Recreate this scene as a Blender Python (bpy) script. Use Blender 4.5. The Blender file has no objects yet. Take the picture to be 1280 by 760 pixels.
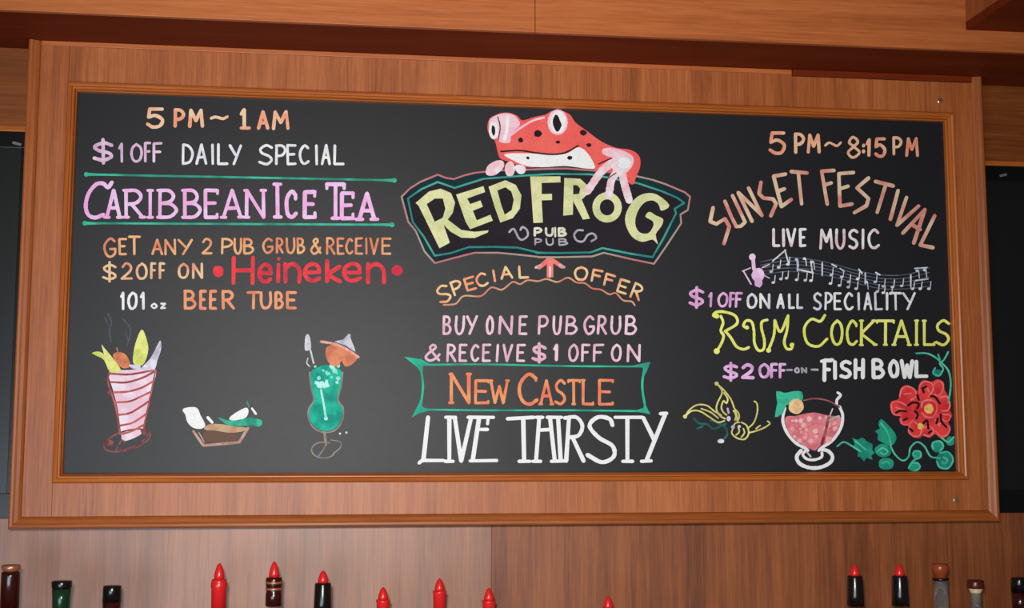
import bpy, bmesh, math, random
from mathutils import Vector, Matrix
from mathutils.geometry import tessellate_polygon

# ---------------------------------------------------------------- camera, light, exposure
S = bpy.context.scene
YAW, PITCH, FOC = 0.12927, 0.11071, 1589.4
CAM = Vector((0.56315, -2.67999, 0.05726))
fw = Vector((math.sin(YAW)*math.cos(PITCH), math.cos(YAW)*math.cos(PITCH), math.sin(PITCH)))
rt = Vector((math.cos(YAW), -math.sin(YAW), 0)); up = rt.cross(fw)
cd = bpy.data.cameras.new('camera'); cam = bpy.data.objects.new('camera', cd)
S.collection.objects.link(cam)
cam.matrix_world = Matrix.Translation(CAM) @ Matrix((rt, up, -fw)).transposed().to_4x4()
cd.sensor_fit = 'HORIZONTAL'; cd.sensor_width = 36; cd.lens = FOC/1280*36
cd.clip_start = .02; cd.clip_end = 60
S.camera = cam
S.view_settings.view_transform = 'Standard'; S.view_settings.look = 'None'
S.view_settings.gamma = 1; S.view_settings.use_curve_mapping = False
S.view_settings.exposure = 0.0
w = bpy.data.worlds.new('world'); S.world = w; w.use_nodes = True
w.node_tree.nodes['Background'].inputs[0].default_value = (1.0, .90, .82, 1)
w.node_tree.nodes['Background'].inputs[1].default_value = 0.07

def area(name, loc, target, sx, sy, power, col):
    l = bpy.data.lights.new(name, 'AREA'); l.shape = 'RECTANGLE'; l.size = sx; l.size_y = sy
    l.energy = power; l.color = col
    o = bpy.data.objects.new(name, l); S.collection.objects.link(o)
    o.location = loc; d = Vector(target)-Vector(loc)
    o.rotation_euler = d.to_track_quat('-Z', 'Y').to_euler()
    return o
fl_ = bpy.data.lights.new('flash', 'SPOT'); fl_.energy = 218; fl_.color = (1.0, .93, .86); fl_.shadow_soft_size = .05
fl_.spot_size = math.radians(76); fl_.spot_blend = 1.0
flo = bpy.data.objects.new('flash', fl_); S.collection.objects.link(flo); flo.location = (.50, -2.74, .20)
flo.rotation_euler = (Vector((.84, 0, .30))-flo.location).to_track_quat('-Z', 'Y').to_euler()
area('sheen_fill', (-.45, -3.6, -.85), (.25, 0, 0), 1.9, 1.3, 60, (.68, .86, 1.0))  # unseen soft light, added for the cool sheen at lower left

def at(u, v, Y=0.0):
    d = fw*FOC + rt*(u-640) - up*(v-380)
    t = (Y-CAM.y)/d.y
    return CAM + d*t

# ---------------------------------------------------------------- helpers
COL = S.collection
def srgb(r, g, b):
    f = lambda c: ((c/255+.055)/1.055)**2.4 if c/255 > .04045 else c/255/12.92
    return (f(r), f(g), f(b), 1)
def tag(o, label=None, cat=None, group=None, kind=None):
    if label: o['label'] = label
    if cat: o['category'] = cat
    if group: o['group'] = group
    if kind: o['kind'] = kind
    return o
def thing(name, loc, label=None, cat=None, group=None, kind=None):
    o = bpy.data.objects.new(name, None); COL.objects.link(o); o.location = loc
    return tag(o, label, cat, group, kind)
def root_loc(p):
    v = Vector((0, 0, 0))
    while p: v += Vector(p.location); p = p.parent
    return v
def build(name, verts, faces, mat, parent=None, smooth=False, label=None):
    off = root_loc(parent)
    me = bpy.data.meshes.new(name)
    me.from_pydata([tuple(Vector(v)-off) for v in verts], [], faces)
    me.materials.append(mat); me.update()
    bm = bmesh.new(); bm.from_mesh(me); bmesh.ops.recalc_face_normals(bm, faces=bm.faces); bm.to_mesh(me); bm.free()
    if smooth:
        for p in me.polygons: p.use_smooth = True
    o = bpy.data.objects.new(name, me); COL.objects.link(o); o.parent = parent
    if label: o['label'] = label
    return o
def box(a, b, bev=0.0, vf=None):
    """verts, faces of a box with optionally chamfered edges"""
    bm = bmesh.new(); bmesh.ops.create_cube(bm, size=1)
    for v in bm.verts:
        v.co = Vector([(a[i]+b[i])/2 + v.co[i]*(b[i]-a[i]) for i in range(3)])
    if bev: bmesh.ops.bevel(bm, geom=list(bm.edges), offset=bev, segments=2, affect='EDGES', profile=.6)
    bm.verts.index_update()
    vs = [v.co.copy() for v in bm.verts]; fs = [[v.index for v in f.verts] for f in bm.faces]
    bm.free(); return vs, fs
def add(V, F, vs, fs):
    n = len(V); V.extend(vs); F.extend([[i+n for i in f] for f in fs])
def bx(name, a, b, mat, parent=None, bev=0.0, label=None):
    v, f = box(a, b, bev); return build(name, v, f, mat, parent, label=label)
def lathe(prof, c, n=20):
    V, F = [], []
    for r, z in prof:
        for i in range(n):
            t = 2*math.pi*i/n; V.append((c[0]+r*math.cos(t), c[1]+r*math.sin(t), c[2]+z))
    for j in range(len(prof)-1):
        for i in range(n):
            k = (i+1) % n; F.append([j*n+i, j*n+k, (j+1)*n+k, (j+1)*n+i])
    F.append(list(range(n))[::-1]); F.append([(len(prof)-1)*n+i for i in range(n)])
    return V, F

# ---------------------------------------------------------------- materials
def mat_new(name):
    m = bpy.data.materials.new(name); m.use_nodes = True
    nt = m.node_tree; return m, nt, nt.nodes['Principled BSDF']
def wood(name, dark, mid, light, axis='Z', rough=.42, spec=.5, streak=1.0, coat=0.0, seed=0.0, bands=1.0):
    m, nt, p = mat_new(name); N, L = nt.nodes, nt.links
    tc = N.new('ShaderNodeTexCoord')
    def noise(across, along, detail, rgh=.6):
        mp = N.new('ShaderNodeMapping'); L.new(tc.outputs['Object'], mp.inputs[0])
        mp.inputs['Location'].default_value = (seed, seed*1.7, seed*.6)
        s = [across]*3; s['XYZ'.index(axis)] = along; mp.inputs['Scale'].default_value = s
        n = N.new('ShaderNodeTexNoise'); n.inputs['Scale'].default_value = 1
        n.inputs['Detail'].default_value = detail; n.inputs['Roughness'].default_value = rgh
        L.new(mp.outputs[0], n.inputs[0]); return n.outputs[0]
    a = noise(38, 1.3, 4, .65); b = noise(230, 9, 3, .7); c = noise(5.5*bands, .35, 2)
    def mth(op, x, y):
        q = N.new('ShaderNodeMath'); q.operation = op
        for i, k in enumerate((x, y)):
            if isinstance(k, (int, float)): q.inputs[i].default_value = k
            else: L.new(k, q.inputs[i])
        return q.outputs[0]
    s = mth('ADD', mth('ADD', mth('MULTIPLY', a, .40), mth('MULTIPLY', b, .38*streak)), mth('MULTIPLY', c, .22))
    r = N.new('ShaderNodeValToRGB'); L.new(s, r.inputs[0])
    e = r.color_ramp.elements
    e[0].position = .36; e[0].color = dark; e[1].position = .64; e[1].color = light
    x = r.color_ramp.elements.new(.5); x.color = mid
    L.new(r.outputs[0], p.inputs['Base Color'])
    p.inputs['Roughness'].default_value = rough; p.inputs['Specular IOR Level'].default_value = spec
    p.inputs['Coat Weight'].default_value = coat; p.inputs['Coat Roughness'].default_value = .3
    bp = N.new('ShaderNodeBump'); bp.inputs['Strength'].default_value = .12; bp.inputs['Distance'].default_value = .001
    L.new(b, bp.inputs['Height']); L.new(bp.outputs[0], p.inputs['Normal'])
    return m
def plain(name, col, rough=.5, metal=0.0, spec=.5, trans=0.0, emit=None, bump=0.0, var=0.0):
    m, nt, p = mat_new(name); N, L = nt.nodes, nt.links
    p.inputs['Base Color'].default_value = col; p.inputs['Roughness'].default_value = rough
    p.inputs['Metallic'].default_value = metal; p.inputs['Specular IOR Level'].default_value = spec
    p.inputs['Transmission Weight'].default_value = trans
    n = N.new('ShaderNodeTexNoise'); n.inputs['Scale'].default_value = 60; n.inputs['Detail'].default_value = 3
    tc = N.new('ShaderNodeTexCoord'); L.new(tc.outputs['Object'], n.inputs[0])
    if var:
        mx = N.new('ShaderNodeMixRGB'); mx.inputs[1].default_value = col
        mx.inputs[2].default_value = tuple(c*(1-var) for c in col[:3])+(1,)
        L.new(n.outputs[0], mx.inputs[0]); L.new(mx.outputs[0], p.inputs['Base Color'])
    rg = N.new('ShaderNodeMapRange'); rg.inputs[3].default_value = rough*.98; rg.inputs[4].default_value = min(1, rough*1.02)
    L.new(n.outputs[0], rg.inputs[0]); L.new(rg.outputs[0], p.inputs['Roughness'])
    return m
CH = {}
def chalk(c1, c2=None, scale=45):
    c2 = c2 or tuple(int(x*.80) for x in c1)
    k = (c1, c2, scale)
    if k in CH: return CH[k]
    m, nt, p = mat_new('chalk'); N, L = nt.nodes, nt.links
    tc = N.new('ShaderNodeTexCoord')
    n = N.new('ShaderNodeTexNoise'); n.inputs['Scale'].default_value = scale; n.inputs['Detail'].default_value = 2
    n2 = N.new('ShaderNodeTexNoise'); n2.inputs['Scale'].default_value = 500; n2.inputs['Detail'].default_value = 2
    L.new(tc.outputs['Object'], n.inputs[0]); L.new(tc.outputs['Object'], n2.inputs[0])
    r = N.new('ShaderNodeValToRGB'); L.new(n.outputs[0], r.inputs[0])
    br = lambda c: tuple(min(.94, x*(1.28 if sum(c) > 330 else 1.1)) for x in srgb(*c)[:3])+(1,)
    r.color_ramp.elements[0].position = .4; r.color_ramp.elements[0].color = br(c1)
    r.color_ramp.elements[1].position = .62; r.color_ramp.elements[1].color = br(c2)
    mx = N.new('ShaderNodeMixRGB'); mx.blend_type = 'MULTIPLY'; mx.inputs[0].default_value = .3
    L.new(r.outputs[0], mx.inputs[1])
    r2 = N.new('ShaderNodeValToRGB'); L.new(n2.outputs[0], r2.inputs[0])
    r2.color_ramp.elements[0].position = .35; r2.color_ramp.elements[0].color = (.45, .45, .45, 1)
    r2.color_ramp.elements[1].position = .6
    L.new(r2.outputs[0], mx.inputs[2]); L.new(mx.outputs[0], p.inputs['Base Color'])
    p.inputs['Roughness'].default_value = .85; p.inputs['Specular IOR Level'].default_value = .2
    CH[k] = m; return m

W_wall_g = wood('veneer_wall_glossy', srgb(112, 64, 38), srgb(142, 84, 50), srgb(166, 104, 66), rough=.46, spec=.8, seed=3)
W_wall = wood('veneer_wall', srgb(104, 52, 24), srgb(138, 74, 36), srgb(164, 94, 48), rough=.47, spec=.5, seed=8)
W_sur = wood('veneer_surround', srgb(132, 68, 32), srgb(166, 90, 44), srgb(188, 112, 62), rough=.44, spec=.45, seed=14, bands=1.5)
W_mold = wood('moulding_upright', srgb(152, 76, 26), srgb(178, 94, 36), srgb(198, 116, 52), rough=.36, spec=.45, seed=5)
W_moldx = wood('moulding_level', srgb(152, 76, 26), srgb(178, 94, 36), srgb(198, 116, 52), axis='X', rough=.36, spec=.45, seed=6)
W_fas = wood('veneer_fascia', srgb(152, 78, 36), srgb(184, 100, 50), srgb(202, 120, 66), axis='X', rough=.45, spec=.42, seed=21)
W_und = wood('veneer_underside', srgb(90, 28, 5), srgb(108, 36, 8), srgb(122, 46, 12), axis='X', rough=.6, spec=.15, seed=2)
W_edge = wood('edge_upright', srgb(128, 64, 24), srgb(154, 80, 32), srgb(176, 98, 44), rough=.42, spec=.35, seed=5)
W_edgex = wood('edge_level', srgb(128, 64, 24), srgb(154, 80, 32), srgb(176, 98, 44), axis='X', rough=.42, spec=.35, seed=6)
W_head = wood('veneer_header', srgb(96, 46, 14), srgb(122, 62, 20), srgb(146, 80, 30), axis='X', rough=.55, spec=.3, seed=27)
W_dark = wood('joint_wood', srgb(50, 24, 12), srgb(62, 30, 14), srgb(74, 36, 18), rough=.7, spec=.2)
W_beam = wood('veneer_beam', srgb(130, 66, 34), srgb(156, 84, 44), srgb(176, 100, 56), rough=.5, spec=.4, seed=31)
M_slate = plain('slate', srgb(22, 23, 29), rough=.5, spec=.38)
M_bezel = plain('screen_bezel', srgb(9, 9, 11), rough=.3, spec=.4)
M_screen = plain('dark_screen', srgb(14, 17, 17), rough=.34, spec=.5)
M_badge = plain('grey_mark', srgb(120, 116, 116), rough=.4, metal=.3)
M_screw = plain('screw_steel', srgb(205, 180, 150), rough=.3, metal=.85)

# ---------------------------------------------------------------- setting
FZ = 0.8922           # underside of the soffit
SD = 0.1987           # depth of the soffit
WY = 0.060            # wall face
seam = at(614, 700, WY).x
wall = bx('wall_back', (-1.6, WY+.006, -1.3), (3.6, WY+.12, 1.6), W_dark); tag(wall, kind='structure')
edges = [-1.6, seam-2*.62*1.0-.35, seam-.83, seam, seam+.61, seam+1.22, seam+1.83, 3.6]
edges = [-1.6, seam-1.25, seam, seam+1.25, 3.6]
for i in range(4):
    m = W_wall_g if i < 2 else W_wall
    bx('wall_panel', (edges[i]+.0003, WY-.004, -1.3), (edges[i+1]-.0003, WY+.0062, 1.6), m, wall, .0003)
# soffit: fascia boards (structure) and dark underside
trim = bx('trim_1', (-1.6, -SD+.012, FZ+.008), (3.6, WY+.0, 1.5), W_dark); tag(trim, kind='structure')
s2 = at(669, 30, -SD).x
fe = [-1.6, s2-1.22, s2, s2+1.22, 3.6]
for i in range(4):
    bx('fascia_board', (fe[i]+.0006, -SD, FZ), (fe[i+1]-.0006, -SD+.0125, 1.5), W_fas, trim, .0008)
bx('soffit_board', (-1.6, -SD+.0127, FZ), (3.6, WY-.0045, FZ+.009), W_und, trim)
# beam projecting from the fascia towards the viewer, top right corner
bL = at(1208, 38, -SD)
beam = bx('trim_2', (bL.x+.006, -1.6, bL.z+.006), (bL.x+.75, -SD-.0005, 1.5), W_dark); tag(beam, kind='structure')
bx('side_board', (bL.x, -1.6, bL.z+.018), (bL.x+.0062, -SD-.0005, 1.5), W_beam, beam, .0005)
bx('edge_strip', (bL.x-.002, -1.6, bL.z), (bL.x+.016, -SD-.0005, bL.z+.018), W_und, beam, .002)
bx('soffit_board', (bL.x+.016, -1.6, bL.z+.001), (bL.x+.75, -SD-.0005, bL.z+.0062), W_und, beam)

# ---------------------------------------------------------------- wooden surround
H = .78768; BW = 1.9; MO = .0177
OL, OR, OB = -.0991, 1.98852, -.10834
FY = -.012            # face of the surround boards
sur = thing('menu_board_surround', ((OL+OR)/2, WY-.004, OB),
            'wide brown veneered wooden surround around the chalkboard, screwed on under the soffit', 'wood frame')
top = FZ-.0005
ew = .024             # width of the edge moulding
g = .0004
bx('stile', (OL+ew, FY, OB+ew), (-MO-g, WY-.0042, top), W_sur, sur, .0006)
bx('stile', (BW+MO+g, FY, OB+ew), (OR-ew, WY-.0042, top), W_sur, sur, .0006)
bx('rail', (-MO, FY, OB+ew), (BW+MO, WY-.0042, -MO-g), W_sur, sur, .0006)
xj = at(989, 95, FY).x
bx('rail', (-MO, FY, H+MO+g), (BW+MO, WY-.0042, top), W_sur, sur, .0006)
def rail(name, p0, p1, inward, prof, mat, parent, m0=1, m1=1, label=None):
    """moulding along p0-p1 (x,z); prof = (across towards inward, y); mitred ends"""
    p0, p1, iw = Vector(p0), Vector(p1), Vector(inward); d = (p1-p0).normalized()
    V = []
    for (q, sg) in ((p0, m0), (p1, -m1)):
        for a, y in prof:
            z = q + iw*a + d*(a*sg); V.append((z.x, y, z.y))
    n = len(prof)
    F = [[i, (i+1) % n, n+(i+1) % n, n+i] for i in range(n)] + [list(range(n)), list(range(n, 2*n))]
    return build(name, V, F, mat, parent, label=label)
ep = [(0, WY-.0045), (0, FY-.004), (.0012, FY-.0075), (.004, FY-.009), (.008, FY-.0085), (.012, FY-.0065), (.018, FY-.0045), (.0225, FY-.0015), (ew, FY+.001), (ew, WY-.0045)]
rail('edge_moulding', (OL, top), (OL, OB), (1, 0), ep, W_edge, sur, 0, 1)
rail('edge_moulding', (OR, OB), (OR, top), (-1, 0), ep, W_edge, sur, 1, 0)
rail('edge_moulding', (OL, OB), (OR, OB), (0, 1), ep, W_edgex, sur, 1, 1)
bx('cover_strip', (OL+ew+.001, FY-.0045, top-.010), (xj, FY-.0002, top), W_fas, sur, .0012)
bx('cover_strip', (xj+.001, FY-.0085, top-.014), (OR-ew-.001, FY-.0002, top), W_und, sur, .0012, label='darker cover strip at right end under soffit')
for (u, v) in ((1175, 126), (1195, 625)):
    c = at(u, v, FY-.001)
    V, F = lathe([(.0062, 0), (.0062, .0012), (.0045, .0024), (.0012, .0026)], (0, 0, 0), 16)
    V = [(c.x+x, FY-.0001-z, c.z+y) for x, y, z in V]
    s_ = build('screw', V, F, M_screw, sur)
    V, F = box((c.x-.0035, FY-.0030, c.z-.0005), (c.x+.0035, FY-.0026, c.z+.0005)); build('slot', V, F, M_bezel, s_)

# ---------------------------------------------------------------- chalkboard
cb = thing('chalkboard', (BW/2, WY-.0045, 0), 'long black chalkboard menu covered in coloured chalk lettering and drinks drawings', 'chalkboard')
bx('slate_panel', (-.004, 0, -.004), (BW+.004, .008, H+.004), M_slate, cb)
bx('backing', (-.004, .0081, -.004), (BW+.004, WY-.0046, H+.004), W_dark, cb)
mp_ = [(0, .02), (0, -.020), (.003, -.0245), (.008, -.0262), (.0115, -.0245), (.0130, -.0205), (.0150, -.0205), (.0175, -.0185), (.0190, -.0120), (.0208, -.0110), (.0214, -.0090), (.0214, .02)]
mp_ = [(a*MO/.0214*1.0, y) for a, y in mp_]
X0, X1, Z0, Z1 = -MO, BW+MO, -MO, H+MO
rail('moulding', (X0, Z1), (X0, Z0), (1, 0), mp_, W_mold, cb)
rail('moulding', (X1, Z0), (X1, Z1), (-1, 0), mp_, W_mold, cb)
rail('moulding', (X0, Z0), (X1, Z0), (0, 1), mp_, W_moldx, cb)
rail('moulding', (X1, Z1), (X0, Z1), (0, -1), mp_, W_moldx, cb)

# ---- chalk work. Each stroke is a thin raised ribbon lying on the slate.
random.seed(7)
class Ink:
    def __init__(s, layer=1): s.V = []; s.F = []; s.y0 = .0001; s._y = -.00022*layer-.0002; s.n = 0; s.I = []
    @property
    def y1(s): s.n += 1; return s._y-(s.n % 61)*2.6e-6
    def _prism(s, loop, tris=None):
        n = len(loop); b = len(s.V); s.I.append((b, len(s.F), min(q[0] for q in loop), max(q[0] for q in loop), min(q[1] for q in loop), max(q[1] for q in loop)))
        yt = s.y1
        for y in (yt, s.y0):
            for (u, v) in loop:
                p = at(u, v, 0); s.V.append((p.x, y, p.z))
        s.F += [[b+i for i in t] for t in (tris or [list(range(n))])]
        for i in range(n): k = (i+1) % n; s.F.append([b+i, b+k, b+n+k, b+n+i])
    def line(s, pts, w, smooth=False, close=False, taper=0, butt=False):
        P = [Vector(p) for p in pts]
        if close: P = P+[P[0]]
        if smooth and len(P) > 2:
            Q = []
            for i in range(len(P)-1):
                a = P[i-1] if i else (P[-2] if close else P[0]*2-P[1]); b = P[i]; c = P[i+1]
                d = P[i+2] if i+2 < len(P) else (P[1] if close else P[-1]*2-P[-2])
                n = max(2, min(8, int((c-b).length/1.8)))
                for k in range(n):
                    t = k/n
                    Q.append(.5*((2*b)+(c-a)*t+(2*a-5*b+4*c-d)*t*t+(3*b-a-3*c+d)*t**3))
            P = Q+[P[-1]]
            runs = [P]
        else:
            runs = [[P[i], P[i+1]] for i in range(len(P)-1)]
        for R in runs:
            R = [R[0]]+[R[i] for i in range(1, len(R)) if (R[i]-R[i-1]).length > .25]
            if len(R) < 2: continue
            n = len(R); Lf, Rt = [], []
            for i, p in enumerate(R):
                t = (R[min(i+1, n-1)]-R[max(i-1, 0)]).normalized(); nn = Vector((-t.y, t.x))
                h = w/2*(1-taper*i/(n-1))*random.uniform(.90, 1.08)
                Lf.append(p+nn*h); Rt.append(p-nn*h)
            b = len(s.V); s.I.append((b, len(s.F), min(q.x for q in R)-w/2, max(q.x for q in R)+w/2, min(q.y for q in R)-w/2, max(q.y for q in R)+w/2))
            yt = s.y1
            for y in (yt, s.y0):
                for j_, q in enumerate(Lf+Rt):
                    c = at(q.x, q.y, 0); s.V.append((c.x, y-(j_ % n)*1.1e-6 if y == yt else y, c.z))
            for i in range(n-1):
                s.F.append([b+i, b+i+1, b+n+i+1, b+n+i])
                s.F.append([b+i, b+i+1, b+2*n+i+1, b+2*n+i]); s.F.append([b+n+i, b+n+i+1, b+3*n+i+1, b+3*n+i])
            s.F.append([b, b+n, b+3*n, b+2*n]); s.F.append([b+n-1, b+2*n-1, b+4*n-1, b+3*n-1])
            if not butt:
                s.dot(R[0], w/2*.96, 8); s.dot(R[-1], w/2*(1-taper)*.96, 8)
    def dot(s, c, r, n=10, ry=None, wob=0):
        if r < .2: return
        ry = ry or r
        s._prism([(c[0]+r*math.cos(6.2832*i/n)*(1+random.uniform(-wob, wob)), c[1]+ry*math.sin(6.2832*i/n)*(1+random.uniform(-wob, wob))) for i in range(n)])
    def ring(s, c, rx, ry, w, a0=0, a1=360, rot=0, n=20):
        P = []
        for i in range(n+1):
            t = math.radians(a0+(a1-a0)*i/n); x, y = rx*math.cos(t), -ry*math.sin(t)
            q = math.radians(rot); P.append((c[0]+x*math.cos(q)-y*math.sin(q), c[1]+x*math.sin(q)+y*math.cos(q)))
        s.line(P, w, True)
    def fill(s, pts):
        P = [Vector((p[0], p[1], 0)) for p in pts]
        s._prism([(p.x, p.y) for p in P], [list(t) for t in tessellate_polygon([P])])
    def poly(s, pts, n=6):
        """smoothed closed outline, filled"""
        P = [Vector(p) for p in pts]; m = len(P); Q = []
        for i in range(m):
            a, b, c, d = P[i-1], P[i], P[(i+1) % m], P[(i+2) % m]
            for k in range(n):
                t = k/n; Q.append(.5*((2*b)+(c-a)*t+(2*a-5*b+4*c-d)*t*t+(3*b-a-3*c+d)*t**3))
        s.fill(Q)
    def words(s, mat, colour, words, parent=cb):
        """one part per written word, cut where the gap between strokes is wide"""
        S_ = s.I+[(len(s.V), len(s.F), 0, 0)]
        isl = sorted([(a[2], a[3], a[0], b[0], a[1], b[1]) for a, b in zip(S_, S_[1:])])
        for th in [12-.25*j for j in range(46)]:
            G_, cur, end = [], [], -1e9
            for q in isl:
                if cur and q[0]-end > th: G_.append(cur); cur = []
                end = max(end, q[1]) if cur else q[1]
                cur.append(q)
            G_.append(cur)
            if len(G_) >= len(words): break
        if len(G_) != len(words): print('WORDS', len(G_), words)
        for k_, grp in enumerate(G_):
            V, F = [], []
            for q in grp:
                d = len(V)-q[2]; V += s.V[q[2]:q[3]]; F += [[x+d for x in f] for f in s.F[q[4]:q[5]]]
            wd = words[k_] if k_ < len(words) else ''
            build('lettering', V, F, mat, parent, label='%s chalk writing %s' % (colour, wd))
    def split(s, name, mat, parent=cb, label=None, tol=.5):
        """one object per separate mark (marks whose extents touch stay together)"""
        n = len(s.I); ends = s.I[1:]+[(len(s.V), len(s.F))]; g_ = list(range(n))
        def find(a):
            while g_[a] != a: a = g_[a]
            return a
        for a in range(n):
            for b in range(a):
                A, B = s.I[a], s.I[b]
                if A[2]-tol < B[3] and B[2]-tol < A[3] and A[4]-tol < B[5] and B[4]-tol < A[5]: g_[find(a)] = find(b)
        for root in sorted({find(a) for a in range(n)}):
            V, F = [], []
            for a in range(n):
                if find(a) == root:
                    d = len(V)-s.I[a][0]; V += s.V[s.I[a][0]:ends[a][0]]; F += [[x+d for x in f] for f in s.F[s.I[a][1]:ends[a][1]]]
            o = build(name, V, F, mat, parent, label=label)
        return o
    def out(s, name, mat, parent=cb, label=None):
        return build(name, s.V, s.F, mat, parent, label=label)
def cr(ox, oy, k): return lambda *p: [(ox+a/k, oy+b/k) for a, b in p]

sm, ln = 's', 'l'
GL = {
 'A': [(ln, [(0, 0), (.5, 1), (1, 0)]), (ln, [(.2, .34), (.8, .34)])],
 'B': [(ln, [(0, 0), (0, 1)]), (sm, [(0, 1), (.55, .98), (.82, .78), (.6, .57), (0, .52)]), (sm, [(0, .52), (.65, .50), (1, .27), (.65, .02), (0, 0)])],
 'C': [(sm, [(.95, .85), (.55, 1), (.12, .75), (0, .45), (.2, .1), (.6, 0), (1, .15)])],
 'D': [(ln, [(0, 0), (0, 1)]), (sm, [(0, 1), (.6, .92), (1, .55), (.7, .12), (0, 0)])],
 'E': [(ln, [(1, 1), (0, 1), (0, 0), (1, 0)]), (ln, [(0, .52), (.8, .52)])],
 'F': [(ln, [(1, 1), (0, 1), (0, 0)]), (ln, [(0, .54), (.8, .54)])],
 'G': [(sm, [(.92, .86), (.55, 1), (.12, .75), (0, .42), (.25, .05), (.65, 0), (.98, .2), (1, .42)]), (ln, [(1, .42), (.55, .42)])],
 'H': [(ln, [(0, 0), (0, 1)]), (ln, [(1, 0), (1, 1)]), (ln, [(0, .5), (1, .5)])],
 'I': [(ln, [(.5, 0), (.5, 1)])],
 'K': [(ln, [(0, 0), (0, 1)]), (ln, [(.9, 1), (0, .45), (1, 0)])],
 'L': [(ln, [(0, 1), (0, 0), (1, 0)])],
 'M': [(ln, [(0, 0), (.12, 1), (.5, .35), (.88, 1), (1, 0)])],
 'N': [(ln, [(0, 0), (0, 1), (1, 0), (1, 1)])],
 'O': [(sm, [(.5, 1), (.12, .8), (0, .45), (.18, .1), (.5, 0), (.85, .12), (1, .5), (.86, .85), (.5, 1)])],
 'P': [(ln, [(0, 0), (0, 1)]), (sm, [(0, 1), (.65, .98), (1, .74), (.65, .48), (0, .42)])],
 'R': [(ln, [(0, 0), (0, 1)]), (sm, [(0, 1), (.6, .98), (.9, .76), (.6, .53), (0, .48)]), (ln, [(.35, .48), (1, 0)])],
 'S': [(sm, [(.95, .88), (.55, 1), (.08, .82), (.2, .58), (.75, .42), (.95, .2), (.55, 0), (0, .1)])],
 'T': [(ln, [(0, 1), (1, 1)]), (ln, [(.5, 1), (.5, 0)])],
 'U': [(sm, [(0, 1), (0, .35), (.25, .02), (.7, .02), (1, .35), (1, 1)])],
 'V': [(ln, [(0, 1), (.5, 0), (1, 1)])],
 'W': [(ln, [(0, 1), (.25, 0), (.5, .75), (.75, 0), (1, 1)])],
 'Y': [(ln, [(0, 1), (.5, .48)]), (ln, [(1, 1), (.35, 0)])],
 '1': [(ln, [(.0, .75), (.6, 1), (.6, 0)])],
 '0': [(sm, [(.5, 1), (.1, .78), (0, .45), (.2, .08), (.5, 0), (.88, .2), (1, .55), (.85, .88), (.5, 1)])],
 '2': [(sm, [(.05, .78), (.4, 1), (.9, .85), (.8, .5), (0, 0)]), (ln, [(0, 0), (1, .0)])],
 '5': [(ln, [(.95, 1), (.12, 1), (.05, .55)]), (sm, [(.05, .55), (.5, .65), (.98, .4), (.8, .05), (.35, 0), (0, .15)])],
 '8': [(sm, [(.5, .55), (.12, .75), (.45, 1), (.88, .78), (.5, .55), (0, .25), (.45, 0), (1, .25), (.5, .55)])],
 '$': [(sm, [(.95, .76), (.55, .86), (.05, .72), (.25, .54), (.8, .42), (.95, .26), (.5, .12), (0, .22)]), (ln, [(.5, 0), (.5, 1)])],
 '&': [(sm, [(1, .05), (.45, .6), (.3, .85), (.55, 1), (.75, .82), (.2, .45), (0, .2), (.35, 0), (.8, .2), (1, .42)])],
 'e': [(ln, [(.05, .5), (.95, .5)]), (sm, [(.95, .5), (.85, .88), (.5, 1), (.1, .8), (0, .4), (.25, .06), (.6, 0), (.95, .15)])],
 'i': [(ln, [(.5, 0), (.5, 1)])],
 'n': [(ln, [(0, 0), (0, 1)]), (sm, [(0, .7), (.35, .98), (.75, .92), (1, .6), (1, 0)])],
 'k': [(ln, [(0, 0), (0, 1.3)]), (ln, [(.95, .95), (0, .45), (1, 0)])],
 'o': [(sm, [(.5, 1), (0, .5), (.5, 0), (1, .5), (.5, 1)])],
 'z': [(ln, [(0, 1), (1, 1), (0, 0), (1, 0)])],
 '~': [(sm, [(0, .2), (.25, .8), (.5, .5), (.75, .1), (1, .8)])],
 '-': [(ln, [(0, .5), (1, .5)])],
 ':': [(ln, [(.5, .2), (.5, .26)]), (ln, [(.5, .66), (.5, .72)])],
}
def glyph(ink, ch, o, ax, ay, w, serif=0.0):
    """o = base left, ax = base vector, ay = height vector (photo units)"""
    o, ax, ay = Vector(o), Vector(ax), Vector(ay)
    T = lambda p: o+ax*p[0]+ay*p[1]
    ux = ax.normalized() if ax.length > .01 else Vector((1, 0)); uy = ay.normalized()
    for kind, pts in GL[ch]:
        jit = lambda q: q+Vector((random.uniform(-.35, .35), random.uniform(-.3, .3)))
        q = [jit(T(p)) for p in pts]
        ink.line(q, w, smooth=(kind == sm))
        if serif and kind == ln:
            for e, f in ((0, 1), (-1, -2)):
                a, b = Vector(pts[e]), Vector(pts[f])
                if a.y in (0, 1) and abs(a.y-b.y) > .6*abs(a.x-b.x)*(ax.length/max(ay.length, .1)) and ch not in 'M':
                    ink.line([q[e]-ux*serif, q[e]+ux*serif], w*.85)
                elif abs(a.y-b.y) < .01 and ch in 'EFTLZ' and (a.y in (0, 1)):
                    ink.line([q[e], q[e]+uy*serif*(1 if a.y == 0 else -1)*1.3], w*.8)
        elif serif and ch == 'C':
            ink.line([q[0], q[0]-uy*serif*1.2], w*.8)
        if serif and kind == ln and ch == 'N':
            ink.line([q[1]-ux*serif, q[1]+ux*serif*.3], w*.8)
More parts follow.
